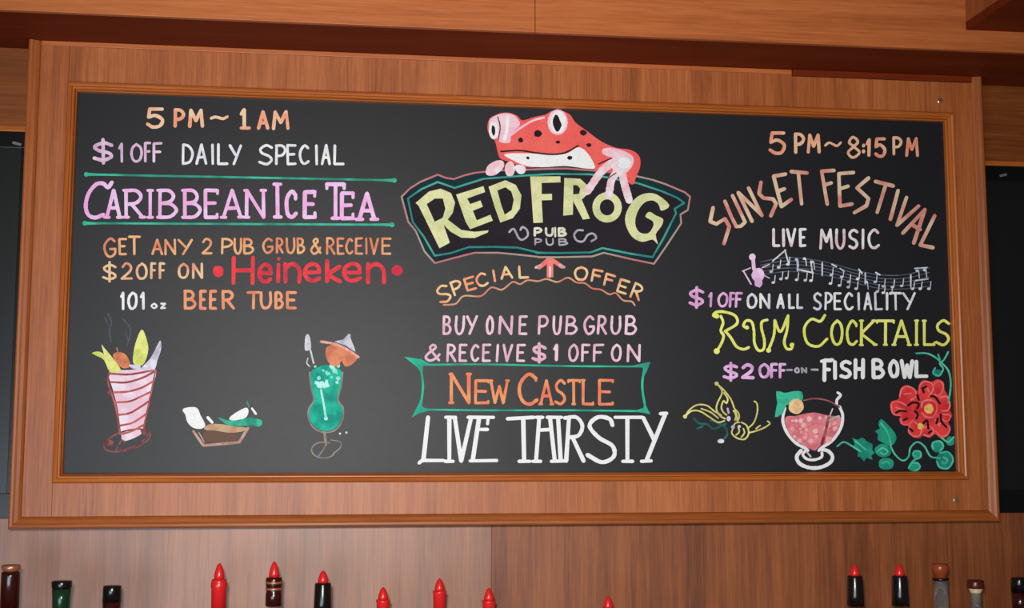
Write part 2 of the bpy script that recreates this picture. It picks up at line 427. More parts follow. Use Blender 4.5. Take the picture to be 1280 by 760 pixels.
def word(ink, C, items, w, serif=0.0, slant=0.0, y=None):
    """items: (char, x0, x1[, ytop, ybot]) in the crop frame C=(ox,oy,k)"""
    ox, oy, k = C
    for it in items:
        ch, x0, x1 = it[:3]; yt, yb = it[3:5] if len(it) > 3 else y
        h = w/2*.8
        a = Vector((ox+x0/k+h, oy+yb/k-h)); b = Vector((ox+x1/k-h, oy+yb/k-h)); t = Vector((slant, -(yb-yt)/k+2*h))
        if b.x < a.x: m = (a.x+b.x)/2; a.x = m-.3; b.x = m+.3
        glyph(ink, ch, a, b-a, t, w, serif)

LA, LB = (80, 110, 5.317), (300, 110, 5.317)
LC, LD = (80, 240, 4.904), (280, 240, 4.904)
PEACH, PEACHB = (240, 192, 156), (230, 148, 116)
# left column
i = Ink()
word(i, LA, [('5', 548, 668, 132, 268), ('P', 730, 805, 138, 264), ('M', 825, 930, 140, 264)], 4.4)
word(i, LA, [('~', 970, 1092, 180, 214)], 3.6)
word(i, LA, [('1', 1170, 1222, 136, 270)], 4.4); word(i, LA, [('-', 1170, 1240, 258, 274)], 4)
word(i, LB, [('A', 115, 192, 150, 278), ('M', 213, 327, 150, 278)], 4.2)
i.words(chalk(PEACH, PEACHB, 30), 'peach', ['5', 'PM', '~', '1', 'AM'])
i = Ink()
word(i, LA, [('$', 190, 332, 335, 508)], 4.4)
word(i, LA, [('1', 362, 402, 365, 494), ('O', 440, 522, 368, 494), ('F', 535, 578, 360, 494), ('F', 590, 655, 362, 494)], 3.3)
i.words(chalk((222, 196, 214), (196, 160, 190), 30), 'pale lilac', ['$', '1 OFF'])
i = Ink()
word(i, LA, [('D', 785, 862), ('A', 875, 952), ('I', 972, 1002), ('L', 1020, 1092)], 3.3, y=(370, 510))
word(i, LA, [('Y', 1095, 1182, 375, 512)], 3.3)
word(i, LB, [('S', 122, 222), ('P', 235, 308), ('E', 310, 376), ('C', 393, 462), ('I', 500, 518), ('A', 540, 604), ('L', 622, 692)], 3.3, y=(375, 512))
i.words(chalk((232, 232, 238), (205, 206, 216)), 'white', ['DAILY', 'SPECIAL'])
TEAL = chalk((60, 178, 146), (40, 138, 118), 20)
for a, b, y0, y1 in ((107, 494, 218, 225.5), (105, 491, 279, 281)):
    i = Ink(); n = 12
    i.line([(a+(b-a)*k/n, y0+(y1-y0)*k/n) for k in range(n+1)], 2.6, True)
    i.dot((a+1, y0), 3, 10); i.dot((b-1, y1), 3, 10)
    i.line([(a, y0), (a+26, y0+.6)], 4.2, taper=.6); i.line([(b, y1), (b-26, y1-.5)], 4.2, taper=.6)
    i.out('underline', TEAL, label='teal chalk line beside the pink title')
i = Ink()
i.line(cr(80, 110, 5.317)((318, 628), (292, 662), (262, 636), (215, 640), (165, 700), (145, 780), (160, 840), (205, 862), (262, 842)), 5, True)
word(i, LC, [('A', 255, 352), ('R', 372, 492), ('I', 505, 552), ('B', 580, 697), ('B', 733, 842), ('E', 860, 948), ('A', 970, 1092), ('N', 1112, 1232)], 4.4, serif=3.0, y=(-18, 163))
word(i, LD, [('I', 290, 366, -58, 164), ('E', 485, 566, -10, 164), ('T', 620, 745, -58, 172), ('E', 712, 802, -2, 172), ('A', 820, 930, 0, 176), ('C', 372, 452, -14, 164)], 5.0, serif=4.2)
i.words(chalk((244, 186, 226), (222, 158, 208), 30), 'pink serif', ['CARIBBEAN', 'ICE', 'TEA'])
OR1, OR2 = (222, 166, 118), (206, 122, 88)
i = Ink()
word(i, LC, [('G', 242, 320, 280, 402), ('E', 335, 386, 282, 388), ('T', 392, 470, 270, 388)], 3.0)
word(i, LC, [('A', 535, 606), ('N', 617, 686), ('Y', 697, 790)], 2.9, y=(288, 386))
word(i, LC, [('2', 845, 910), ('P', 965, 1036), ('U', 1042, 1092), ('B', 1100, 1165)], 2.9, y=(282, 382))
word(i, LD, [('G', 235, 302), ('R', 320, 366), ('U', 380, 436), ('B', 447, 497)], 2.9, y=(280, 378))
word(i, LD, [('&', 528, 596), ('R', 627, 682), ('E', 692, 737), ('C', 745, 792), ('E', 803, 852), ('I', 862, 884), ('V', 892, 948), ('E', 967, 1026)], 2.8, y=(280, 384))
i.words(chalk(OR1, OR2, 25), 'orange', ['GET', 'ANY', '2', 'PUB', 'GRUB', '&', 'RECEIVE'])
i = Ink()
word(i, LC, [('$', 235, 326, 425, 556), ('2', 350, 422, 432, 536), ('O', 440, 512, 434, 538), ('F', 530, 566, 432, 534), ('F', 582, 622, 432, 534)], 3.1)
word(i, LC, [('O', 698, 766), ('N', 786, 852)], 3.1, y=(436, 532))
i.words(chalk((220, 182, 144), (208, 136, 104), 25), 'orange', ['$2 OFF', 'ON'])
i = Ink()
for ch, a, b, t, bo in (('H', 290, 318, 320, 356), ('e', 322, 341, 329, 354), ('i', 344, 352, 329, 354), ('n', 355, 376, 328, 354), ('e', 379, 402, 328, 353), ('k', 407, 427, 330, 354), ('e', 428, 453, 328, 353), ('n', 458, 482, 328, 355)):
    word(i, (0, 0, 1), [(ch, a, b, t, bo)], 5.0)
i.dot((348.5, 323.5), 2.2)
i.dot((272.7, 339.3), 7, 12, 7.2, .06); i.dot((496.5, 338), 7, 12, 6.6, .06)
i.out('lettering', chalk((226, 62, 66), (204, 52, 70), 30), label='thick red chalk beer name between two red dots')
i = Ink()
word(i, LC, [('1', 345, 374), ('0', 390, 452), ('1', 468, 500)], 3.4, y=(612, 722))
word(i, LC, [('o', 530, 576), ('z', 590, 626)], 2.4, y=(680, 716))
i.words(chalk((236, 226, 238), (206, 190, 212)), 'white', ['101', 'oz'])
i = Ink()
word(i, LC, [('B', 735, 812), ('E', 830, 874), ('E', 890, 938), ('R', 968, 1048)], 3.7, y=(602, 720))
word(i, LD, [('T', 140, 222), ('U', 222, 292), ('B', 312, 366), ('E', 382, 446)], 3.5, y=(610, 718))
i.words(chalk((222, 148, 112), (206, 122, 90), 30), 'orange', ['BEER', 'TUBE'])

# ---- pub logo: banner, name, frog
A1, A2 = cr(490, 200, 5.43), cr(670, 200, 5.43)
ban = Ink(1)
outer = A1((65, 250), (120, 195), (190, 150), (310, 100), (365, 122), (420, 130), (490, 105), (560, 88), (650, 78), (760, 70), (920, 66)) + A2((90, 60), (200, 58), (370, 70), (520, 85), (690, 112), (790, 135), (880, 165), (1010, 220), (1045, 250), (1030, 340), (980, 370), (985, 430), (880, 590), (800, 705), (640, 672), (460, 630), (380, 655), (150, 660), (20, 660)) + A1((1010, 660), (880, 645), (720, 630), (560, 630), (480, 650), (290, 700), (220, 620), (160, 480), (110, 420))
inner = A1((108, 262), (200, 198), (310, 150), (425, 190), (620, 128), (920, 105)) + A2((120, 95), (370, 98), (690, 158), (860, 215), (960, 258), (1005, 292), (940, 332), (950, 362), (860, 540), (790, 660), (640, 636), (450, 598), (370, 628), (150, 632), (0, 630)) + A1((1000, 630), (850, 595), (700, 590), (520, 592), (400, 632), (290, 650), (215, 520), (140, 420))
ban.fill(outer)
bo = ban.out('banner', chalk((20, 52, 56), (20, 38, 48), 12), label='ragged banner of the pub logo outlined in pink and teal')
k = Ink(2); k.fill(inner); k.out('banner_ground', chalk((40, 34, 42), (34, 30, 36), 12), bo)
k = Ink(3); k.line(outer, 2.2, close=True); k.out('outline', chalk((158, 148, 130), (182, 104, 106), 9), bo, label='grey pink outer line')
k = Ink(3); k.line(inner, 2.4, close=True); k.out('outline', chalk((72, 160, 142), (48, 128, 122), 12), bo, label='teal inner line')
YEL = chalk((208, 208, 158), (188, 192, 138), 30)
nm = Ink(4)
nm.fill(A1((160, 292), (250, 215), (330, 195), (400, 225), (428, 290), (412, 360), (378, 405), (470, 475), (560, 488), (655, 478), (650, 492), (560, 530), (470, 528), (395, 485), (350, 440), (392, 562), (322, 600), (180, 310), (235, 300), (290, 420), (345, 392), (362, 330), (345, 262), (290, 262), (235, 300), (180, 310)))
nm.fill(A1((435, 235), (620, 178), (632, 218), (510, 262), (530, 300), (600, 275), (616, 318), (548, 345), (575, 410), (668, 372), (684, 412), (530, 470), (500, 420)))
nm.fill(A1((655, 182), (770, 138), (840, 170), (878, 240), (868, 330), (820, 395), (735, 425), (700, 330), (742, 310), (765, 372), (812, 340), (826, 270), (810, 215), (770, 185), (715, 208), (742, 310), (700, 330)))
nm.fill(A2((-40, 112), (165, 112), (166, 152), (38, 156), (38, 232), (108, 230), (108, 272), (38, 274), (46, 425), (-18, 428)))
nm.fill(A2((192, 122), (300, 128), (345, 170), (345, 235), (310, 270), (365, 398), (318, 405), (252, 280), (250, 235), (292, 230), (300, 195), (280, 172), (252, 170), (250, 372), (184, 378)))
g1 = [(482+100*math.cos(t/24*6.2832), 322+103*math.sin(t/24*6.2832)) for t in range(25)]
g2 = [(482+50*math.cos(-t/24*6.2832), 322+55*math.sin(-t/24*6.2832)) for t in range(25)]
nm.fill(A2(*(g1+g2)))
nm.poly(A2((905, 308), (850, 345), (830, 300), (790, 275), (735, 290), (690, 350), (672, 430), (700, 490), (760, 498), (795, 450), (790, 415), (742, 385), (768, 352), (815, 378), (862, 402), (850, 450), (812, 505), (826, 572), (790, 540), (720, 556), (650, 520), (606, 430), (615, 350), (670, 265), (740, 228), (820, 235)), 3)
nm.out('lettering', YEL, label='large pale yellow block letters naming the pub')
k = Ink(4)
word(k, (670, 200, 5.43), [('P', -14, 42), ('U', 62, 120), ('B', 148, 208)], 3.0, y=(458, 520))
k.line(A2((130, 460), (130, 520)), 2.2)
k.out('lettering', chalk((220, 218, 190), (198, 196, 180)), label='small pale letters PUB')
k = Ink(4)
word(k, (670, 200, 5.43), [('P', -10, 42), ('U', 66, 120), ('B', 152, 218)], 2.0, y=(532, 580))
k.line(A1((795, 490), (825, 468), (860, 530), (885, 542), (920, 515), (915, 475), (885, 455), (872, 475)), 2.6, True)
k.line(A2((318, 478), (282, 478), (258, 510), (278, 548), (320, 552), (350, 510), (388, 500), (408, 530), (375, 552)), 2.6, True)
k.split('flourish', chalk((168, 164, 176), (140, 136, 150)), label='grey chalk curls and shade under the small letters')

FR = cr(590, 130, 5.565)
fr = Ink(5)
fr.poly(FR((110, 190), (118, 110), (170, 75), (240, 60), (310, 80), (350, 115), (430, 92), (510, 75), (555, 50), (620, 48), (680, 75), (720, 130), (800, 190), (900, 262), (1000, 305), (1100, 320), (1160, 360), (1170, 430), (1140, 510), (1120, 560), (1075, 540), (1000, 480), (900, 470), (850, 455), (700, 430), (500, 435), (380, 440), (250, 400), (190, 370), (160, 260)), 4)
frog = fr.out('frog_emblem', chalk((232, 98, 90), (222, 84, 84), 14), label='red spotted chalk frog leaning over the banner')
k = Ink(6)
k.poly(FR((120, 120), (175, 78), (235, 66), (290, 78), (325, 115), (330, 150), (290, 190), (270, 225), (262, 270), (200, 268), (170, 235), (130, 215)), 4)
k.line(FR((262, 225), (340, 165), (420, 118), (500, 95)), 2.6, True)
k.dot(FR((595, 128))[0], 12.6, 20, 16)
k.poly(FR((905, 320), (960, 305), (1060, 330), (1120, 370), (1115, 430), (1070, 480), (1010, 490), (960, 420), (1000, 385), (930, 360)), 4)
k.split('pale_skin', chalk((242, 196, 206), (228, 176, 192), 30), frog, label='pale pink eye rims and hand back')
k = Ink(7)
k.poly(FR((225, 350), (400, 345), (560, 355), (660, 345), (735, 302), (800, 340), (855, 440), (800, 450), (650, 432), (500, 440), (380, 432), (290, 395)), 4)
k.dot(FR((598, 128))[0], 9.8, 20, 14); k.dot(FR((150, 185))[0], 6.0, 16, 11)
k.line(FR((250, 90), (240, 190), (225, 250)), 4, True)
k.split('white_skin', chalk((244, 240, 244), (232, 222, 228), 30), frog, label='white chin and eyeballs')
k = Ink(8)
for ft in (((985, 400), (900, 470), (835, 560), (800, 610)), ((1010, 470), (970, 530), (958, 590), (950, 635)), ((1045, 490), (1060, 560), (1080, 630), (1092, 670))):
    k.line(FR(*ft), 9.6, True)
k.poly(FR((95, 480), (110, 430), (170, 395), (215, 400), (220, 440), (170, 490), (120, 500)), 4)
k.poly(FR((235, 420), (270, 400), (298, 440), (285, 495), (245, 500), (228, 460)), 4)
k.poly(FR((300, 430), (340, 425), (372, 445), (365, 480), (330, 488), (302, 460)), 4)
k.line(FR((925, 335), (990, 350), (1040, 380)), 8, True)
k.split('front_toes', chalk((248, 214, 220), (240, 180, 188), 40), frog, label='pale pink fingers over the banner edge')
k = Ink(9)
k.poly(FR((560, 130), (575, 80), (595, 82), (612, 120), (622, 150), (600, 192), (580, 185)), 3)
k.poly(FR((140, 150), (158, 165), (160, 205), (148, 222), (135, 190)), 3)
for (x, y, rx, ry) in ((455, 208, 5, 4.5), (337, 252, 3, 3.4), (598, 266, 3, 1.8), (772, 200, 4.4, 3.6), (812, 288, 3, 2.6), (388, 376, 2, 2.2), (680, 374, 3.4, 2.6)):
    k.dot(FR((x, y))[0], rx, 9, ry, .2)
k.line(FR((178, 92), (195, 160), (182, 250)), 1.3, True)
k.line(FR((200, 332), (330, 325), (450, 342), (560, 352), (650, 338), (738, 292)), 2.0, True)
k.line(FR((880, 420), (930, 395), (970, 380)), 1.6, True); k.line(FR((1000, 480), (930, 530)), 1.2)
k.split('dark_mark', chalk((30, 26, 34), (44, 30, 34)), frog, label='black spots, pupils and mouth line')
k = Ink(9); k.dot(FR((1060, 410))[0], 8, 14, 7, .1)
k.out('hand_tint', chalk((206, 228, 220), (222, 222, 224)), frog, label='pale green tint on hand')

CC = (500, 310, 3.765)
i = Ink()
for ch, x, y, ww, hh, an in (('S', 205, 216, 56, 76, 22), ('P', 268, 186, 44, 62, 20), ('E', 330, 168, 42, 56, 16), ('C', 384, 150, 48, 58, 14), ('I', 443, 131, 4, 50, 12), ('A', 500, 116, 52, 54, 6), ('L', 582, 112, 38, 52, 3),
                             ('O', 852, 120, 56, 60, -5), ('F', 928, 132, 42, 52, -12), ('F', 986, 152, 40, 52, -15), ('E', 1050, 182, 42, 58, -18), ('R', 1116, 206, 44, 68, -22)):
    r_ = math.radians(an); ax = Vector((math.cos(r_), -math.sin(r_)))*ww; ay = Vector((-math.sin(r_), -math.cos(r_)))*hh
    o_ = Vector((x, y))-ax/2-ay/2
    glyph(i, ch, (CC[0]+o_.x/CC[2], CC[1]+o_.y/CC[2]), ax/CC[2], ay/CC[2], 2.9)
i.words(chalk((238, 190, 140), (224, 140, 104), 30), 'arched peach', ['SPECIAL', 'OFFER'])
i = Ink()
i.line(cr(*CC)((205, 268), (262, 262), (300, 226), (380, 226), (430, 186), (480, 196), (530, 160), (565, 170), (600, 152), (650, 156), (690, 146), (740, 160), (790, 140), (830, 162), (870, 166), (905, 190), (945, 196), (985, 218), (1015, 212), (1050, 246), (1090, 252), (1105, 270)), 2.1, True)
i.split('flourish', chalk((196, 158, 116), (196, 110, 92), 20), label='wavy tan chalk line under the arched lettering')
i = Ink(); i.line(cr(*CC)((706, 138), (706, 56)), 8.5, butt=True); i.line(cr(*CC)((655, 92), (706, 50), (762, 88)), 5.5)
ar = i.out('arrow', chalk((236, 120, 112), (226, 104, 100)), label='red upward arrow with pale head ends')
k = Ink(2); k.line(cr(*CC)((640, 92), (660, 82)), 3.6); k.line(cr(*CC)((752, 80), (772, 90)), 3.6); k.line(cr(*CC)((706, 136), (706, 90)), 2.6)
k.out('arrow_tip', chalk((226, 196, 190)), ar)
PP = chalk((228, 190, 204), (208, 160, 182), 30)
i = Ink()
word(i, CC, [('B', 200, 242), ('U', 258, 302), ('Y', 308, 362), ('O', 402, 440), ('N', 464, 528), ('E', 558, 598), ('P', 650, 698), ('U', 718, 758), ('B', 778, 834), ('G', 862, 916), ('R', 928, 974), ('U', 990, 1038), ('B', 1058, 1114)], 3.2, y=(318, 408), slant=.8)
i.words(PP, 'pale pink', ['BUY', 'ONE', 'PUB', 'GRUB'])
i = Ink(); CE = (500, 430, 3.765)
word(i, CE, [('&', 115, 188), ('R', 218, 264), ('E', 276, 314), ('C', 330, 372), ('E', 385, 426), ('I', 450, 464), ('V', 480, 528), ('E', 548, 588), ('O', 790, 838), ('F', 852, 892), ('F', 908, 956), ('O', 992, 1042), ('N', 1066, 1130)], 3.1, y=(0, 84), slant=.8)
word(i, CE, [('$', 620, 692, -8, 92), ('1', 722, 748, 0, 80)], 3.8)
i.words(PP, 'pale pink', ['&', 'RECEIVE', '$1', 'OFF', 'ON'])
i = Ink(); E_ = cr(*CE)
i.line(E_((100, 98), (400, 96), (800, 104), (1150, 106)), 2.2, True); i.line(E_((95, 308), (400, 312), (800, 312), (1150, 316)), 2.2, True)
i.line(E_((98, 110), (108, 200), (96, 300)), 2.8, True); i.line(E_((1150, 110), (1140, 200), (1156, 310)), 2.8, True)
i.fill(E_((20, 60), (100, 72), (140, 94), (108, 104), (106, 150), (84, 112))); i.fill(E_((1100, 100), (1178, 84), (1164, 122), (1150, 150), (1142, 112)))
i.fill(E_((55, 345), (84, 290), (96, 262), (106, 296), (140, 312), (90, 326))); i.fill(E_((1100, 316), (1146, 300), (1152, 270), (1162, 300), (1178, 330)))
i.out('box_outline', chalk((44, 190, 150), (46, 150, 128), 14), label='teal chalk box with flared corners')
i = Ink()
word(i, CE, [('N', 235, 330, 135, 282), ('C', 555, 650, 135, 290)], 4.3, serif=2.2)
word(i, CE, [('E', 350, 420), ('W', 422, 512)], 3.6, serif=1.6, y=(168, 282))
word(i, CE, [('A', 656, 720), ('S', 726, 782), ('T', 786, 850), ('L', 856, 914), ('E', 932, 1006)], 3.6, serif=1.6, y=(166, 288))
i.words(chalk((230, 146, 96), (220, 116, 84), 30), 'orange serif', ['NEW', 'CASTLE'])
i = Ink()
LV = [((132, 345), (110, 548)), ((110, 548), (205, 548)), ((232, 345), (232, 550)), ((215, 345), (262, 345)), ((212, 552), (250, 552)), ((258, 348), (288, 550)), ((288, 550), (335, 345)), ((320, 345), (440, 345)), ((372, 348), (342, 548)), ((330, 550), (455, 548)), ((362, 402), (412, 402)),
      ((505, 352), (630, 345)), ((580, 350), (584, 550)), ((560, 552), (612, 552)), ((655, 348), (640, 550)), ((625, 552), (662, 552)), ((706, 348), (728, 548)), ((655, 405), (712, 402)), ((640, 345), (672, 345)), ((692, 345), (760, 345)), ((744, 348), (756, 548)), ((712, 552), (775, 550)),
      ((795, 348), (782, 550)), ((812, 440), (864, 550)), ((1012, 345), (1140, 345)), ((1070, 348), (1070, 550)), ((1048, 552), (1095, 552)), ((1145, 348), (1196, 450)), ((1248, 330), (1160, 548)), ((1136, 552), (1182, 550)), ((1225, 328), (1255, 326)), ((90, 560), (112, 540)), ((415, 345), (412, 375))]
for a, b in LV: i.line(E_(a, b), 5.2 if abs(a[1]-b[1]) > 60 else 4.2)
i.line(E_((775, 348), (830, 345), (858, 385), (840, 430), (795, 440)), 4.8, True)
i.line(E_((1000, 382), (985, 352), (930, 345), (892, 385), (935, 440), (1000, 480), (1005, 530), (950, 556), (882, 522)), 5.2, True)
i.words(chalk((248, 248, 250), (226, 224, 232)), 'tall white', ['LIVE', 'THIRSTY'])

# ---- right column
RA, RB, RC, RD = (840, 140, 4.75), (1010, 140, 4.22), (850, 300, 3.657), (840, 440, 3.459)
i = Ink()
word(i, RA, [('5', 575, 676, 118, 252), ('P', 725, 788, 124, 246), ('M', 800, 882, 130, 246)], 4.2)
word(i, RB, [('~', 85, 178, 150, 188)], 3.0); word(i, RB, [('8', 205, 277, 128, 246)], 3.2)
word(i, RB, [(':', 282, 302, 150, 230), ('1', 304, 336, 140, 236), ('5', 350, 412, 136, 240)], 4.0)
word(i, RB, [('P', 446, 498, 130, 228), ('M', 515, 582, 134, 236)], 3.6)
i.words(chalk((232, 178, 144), (218, 134, 106), 25), 'peach', ['5', 'PM', '~', '8:15 PM'])
i = Ink(); a, b = cr(880, 190, 6.33), cr(1030, 190, 5.84)
for st in (((72, 440), (48, 550), (98, 570), (165, 528), (200, 590), (158, 725)), ((165, 390), (215, 510), (255, 590), (290, 588), (325, 555), (225, 345)), ((270, 322), (380, 548)), ((272, 322), (452, 495)), ((352, 285), (458, 502)),
           ((450, 240), (436, 330), (470, 365), (545, 372), (570, 410), (528, 505)), ((645, 175), (550, 192), (612, 432), (690, 376)), ((580, 312), (636, 292)), ((690, 155), (815, 166)), ((745, 160), (772, 410)), ((1028, 146), (930, 152), (975, 412)), ((950, 262), (1006, 245))):
    i.line(a(*st), 4.6)
for st in (((215, 150), (108, 158), (116, 395), (205, 380)), ((112, 270), (175, 250)), ((325, 190), (240, 262), (325, 340), (310, 392), (222, 442)), ((375, 215), (505, 248)), ((450, 240), (388, 440)), ((540, 282), (484, 492)),
           ((602, 332), (532, 535), (690, 395)), ((575, 592), (736, 420), (655, 665)), ((640, 530), (702, 566)), ((808, 465), (702, 680), (795, 698))):
    i.line(b(*st), 4.6)
i.words(chalk((212, 184, 154), (200, 128, 116), 22), 'arched salmon', ['SUNSET', 'FESTIVAL'])
i = Ink()
word(i, (880, 190, 6.33), [('L', 540, 600), ('I', 618, 640), ('V', 652, 730), ('E', 752, 808)], 3.4, y=(603, 750))
word(i, RB, [('M', 60, 132), ('U', 145, 196), ('S', 212, 266), ('I', 278, 300), ('C', 315, 378)], 3.3, y=(616, 724))
i.words(chalk((240, 222, 222), (214, 184, 190)), 'white', ['LIVE', 'MUSIC'])
SX = cr(920, 300, 4.923)
i = Ink()
for k_ in range(5):
    t = k_/4
    i.line(SX(*[(x, y0+(y1-y0)*t) for x, y0, y1 in ((150, 135, 215), (300, 108, 195), (450, 118, 200), (600, 148, 228), (750, 190, 268), (900, 216, 300), (1050, 212, 300), (1190, 170, 285))]), .9, True)
st = i.out('music_staff', chalk((104, 108, 128), (84, 88, 106)), label='wavy chalk stave with white notes and a lilac clef')
k = Ink(2)
for x, y, up_ in ((215, 195, 1), (262, 168, 1), (318, 150, 1), (372, 120, -1), (420, 115, -1), (470, 135, -1), (228, 262, 1), (275, 240, 1), (310, 235, 1), (372, 245, 1), (425, 248, 1), (460, 250, 1), (585, 215, 1), (650, 228, 1), (692, 258, 1), (748, 240, 1), (800, 258, -1),
                  (580, 268, 1), (636, 280, 1), (690, 290, 1), (738, 300, 1), (855, 258, 1), (905, 285, 1), (962, 290, 1), (1018, 282, 1), (868, 318, 1), (905, 325, 1), (950, 330, 1), (1115, 190, -1), (1160, 185, -1), (1132, 300, 1), (1186, 300, 1), (1085, 300, 1)):
    c = SX((x, y))[0]; k.dot(c, 2.2, 8, 1.7)
    k.line([(c[0]+1.7, c[1]), (c[0]+2.6, c[1]-9*up_)], 1.1)
for a_, b_ in (((225, 130), (305, 62)), ((375, 180), (475, 202)), ((590, 150), (618, 165)), ((755, 180), (775, 205)), ((860, 200), (885, 215)), ((1100, 175), (1175, 170)), ((1105, 250), (1180, 240)), ((640, 175), (665, 195)), ((530, 140), (530, 220)), ((795, 205), (795, 270)), ((1075, 215), (1075, 290)), ((300, 62), (325, 150)), ((460, 130), (470, 205)), ((375, 120), (380, 190))):
    k.line(SX(a_, b_), 1.8)
k.split('note', chalk((212, 218, 230), (168, 174, 190)), st)
k = Ink(3)
k.dot(SX((100, 105))[0], 4.2, 12, 4.4); k.line(SX((104, 110), (110, 180)), 4.4); k.dot(SX((135, 215))[0], 8, 14, 9, .06); k.dot(SX((138, 265))[0], 5, 12, 5)
k.line(SX((40, 192), (88, 172)), 1.6); k.line(SX((48, 196), (92, 272)), 1.8); k.line(SX((120, 278), (145, 288)), 2); k.line(SX((160, 170), (205, 150)), 1.4); k.line(SX((165, 215), (205, 235)), 1.4)
k.out('clef', chalk((230, 196, 226), (206, 160, 204)), st, label='lilac clef')
i = Ink()
word(i, RC, [('$', 40, 112, 210, 314)], 3.8); word(i, RC, [('1', 126, 150), ('O', 170, 218), ('F', 224, 248), ('F', 252, 284)], 3.0, y=(238, 308), slant=.8)
i.words(chalk((224, 172, 214), (196, 140, 190)), 'lilac', ['$1 OFF'])
i = Ink()
word(i, RC, [('O', 304, 352), ('N', 364, 412)], 3.1, y=(244, 314)); word(i, RC, [('A', 440, 478), ('L', 496, 524), ('L', 532, 562)], 3.0, y=(244, 314))
word(i, (920, 300, 4.923), [('S', 475, 528), ('P', 546, 592), ('E', 602, 650), ('C', 665, 722), ('I', 742, 766), ('A', 784, 838), ('L', 852, 902), ('I', 918, 938), ('T', 944, 1020), ('Y', 1024, 1106)], 2.9, y=(322, 432))
i.words(chalk((232, 230, 238), (196, 196, 208)), 'white', ['ON', 'ALL', 'SPECIALITY'])
i = Ink(); R_ = cr(*RC)
Q_ = cr(850, 375, 3.378)
for st_ in (((158, 72), (140, 66), (150, 52), (185, 50), (232, 66), (240, 100), (190, 132)), ((172, 68), (182, 95), (172, 130), (184, 150), (176, 180), (158, 212)), ((192, 132), (215, 160), (238, 196), (268, 208), (290, 200)),
            ((286, 118), (268, 110), (278, 88), (302, 92), (312, 130), (314, 180), (330, 212), (352, 208), (356, 170), (344, 120), (346, 92), (368, 84))):
    i.line(Q_(*st_), 3.4, True)
for st_ in (((400, 86), (396, 150), (372, 214)), ((400, 86), (424, 134), (456, 66)), ((456, 66), (452, 125), (440, 175), (450, 205), (470, 206), (476, 186))): i.line(Q_(*st_), 3.4, True)
for st_ in (((662, 344), (640, 372), (600, 362), (568, 405), (582, 470), (632, 486), (672, 452)),): i.line(R_(*st_), 3.4, True)
i.dot(Q_((155, 68))[0], 3.2); i.dot(Q_((155, 216))[0], 3.8); i.dot(Q_((374, 212))[0], 3.2); i.dot(Q_((472, 190))[0], 2.8); i.dot(Q_((282, 116))[0], 2.6)
word(i, RC, [('O', 688, 746), ('C', 758, 812), ('K', 824, 898), ('T', 896, 982), ('A', 974, 1052), ('I', 1066, 1096), ('L', 1112, 1166), ('S', 1166, 1236)], 3.4, serif=1.8, y=(364, 484))
i.words(chalk((232, 236, 120), (208, 212, 92), 30), 'curly yellow', ['RUM', 'COCKTAILS'])
i = Ink()
word(i, RD, [('$', 220, 288, 42, 128)], 3.8); word(i, RD, [('2', 300, 356, 50, 116)], 4.2); word(i, RD, [('O', 374, 422), ('F', 426, 458), ('F', 462, 494)], 3.4, y=(48, 114))
i.words(chalk((230, 178, 222), (196, 138, 196)), 'lilac', ['$2 OFF'])
i = Ink()
word(i, RD, [('-', 494, 522, 70, 84), ('-', 600, 634, 70, 84)], 2.8); word(i, RD, [('O', 528, 552), ('N', 558, 584)], 2.4, y=(66, 92))
i.words(chalk((186, 182, 192)), 'small grey', ['-', 'ON', '-'])
i = Ink()
word(i, RD, [('F', 652, 692, 30, 128), ('I', 694, 716, 36, 120), ('S', 724, 778, 34, 116), ('H', 786, 832, 28, 118)], 4.7)
word(i, RD, [('B', 864, 920, 28, 116), ('O', 936, 982, 32, 114), ('W', 986, 1046, 32, 116), ('L', 1050, 1106, 34, 112)], 4.7)
i.line(cr(*RD)((646, 40), (694, 34)), 4)
i.words(chalk((250, 250, 252), (232, 232, 238)), 'bold white', ['FISH', 'BOWL'])

# ---- drawings: wrap with steam
D = cr(100, 390, 4.0)
i = Ink(1)
i.poly(D((148, 300), (250, 290), (375, 282), (362, 380), (340, 480), (318, 585), (295, 618), (218, 645), (205, 600), (188, 480), (165, 390)), 4)
dr = i.out('drawing', chalk((232, 208, 220), (216, 180, 196), 40), label='chalk drawing of a striped cone of food with rising steam')
k = Ink(2)
for st_ in (((155, 350), (230, 352), (310, 330), (368, 300)), ((168, 402), (240, 398), (310, 378), (360, 350)), ((180, 452), (250, 446), (310, 420), (352, 400)), ((192, 515), (250, 505), (310, 470), (342, 448)), ((200, 568), (260, 555), (310, 525), (330, 510)), ((212, 610), (260, 595), (318, 565)), ((150, 308), (250, 312), (370, 290))):
    k.line(D(*st_), 2.6, True)
k.line(D((148, 300), (140, 345), (155, 400), (180, 480), (200, 610)), 2.2, True); k.line(D((378, 290), (360, 380), (335, 500), (318, 580)), 2, True)
k.out('stripes', chalk((182, 96, 92), (150, 74, 72)), dr, label='red stripes')
k = Ink(1); k.ring(D((236, 642))[0], 30, 12, 2.0, rot=-16); k.line(D((180, 690), (210, 640), (225, 655)), 1.8, True); k.dot(D((150, 655))[0], 5, 9, 4, .2); k.dot(D((320, 598))[0], 4.5, 9, 4, .2); k.dot(D((150, 400))[0], 3, 8, 4.5, .2)
k.line(D((200, 690), (260, 675), (320, 640), (340, 615)), 1.6, True)
k.split('plate', chalk((150, 88, 86), (104, 52, 54), 60), dr, label='dull red plate')
k = Ink(3); k.poly(D((60, 205), (95, 198), (125, 220), (150, 290), (190, 300), (150, 300), (120, 240), (85, 220)), 3); k.poly(D((108, 165), (122, 180), (160, 225), (205, 290), (160, 298), (130, 240)), 3)
k.poly(D((310, 88), (328, 120), (342, 185), (322, 255), (290, 270), (265, 248), (272, 180), (290, 120)), 3)
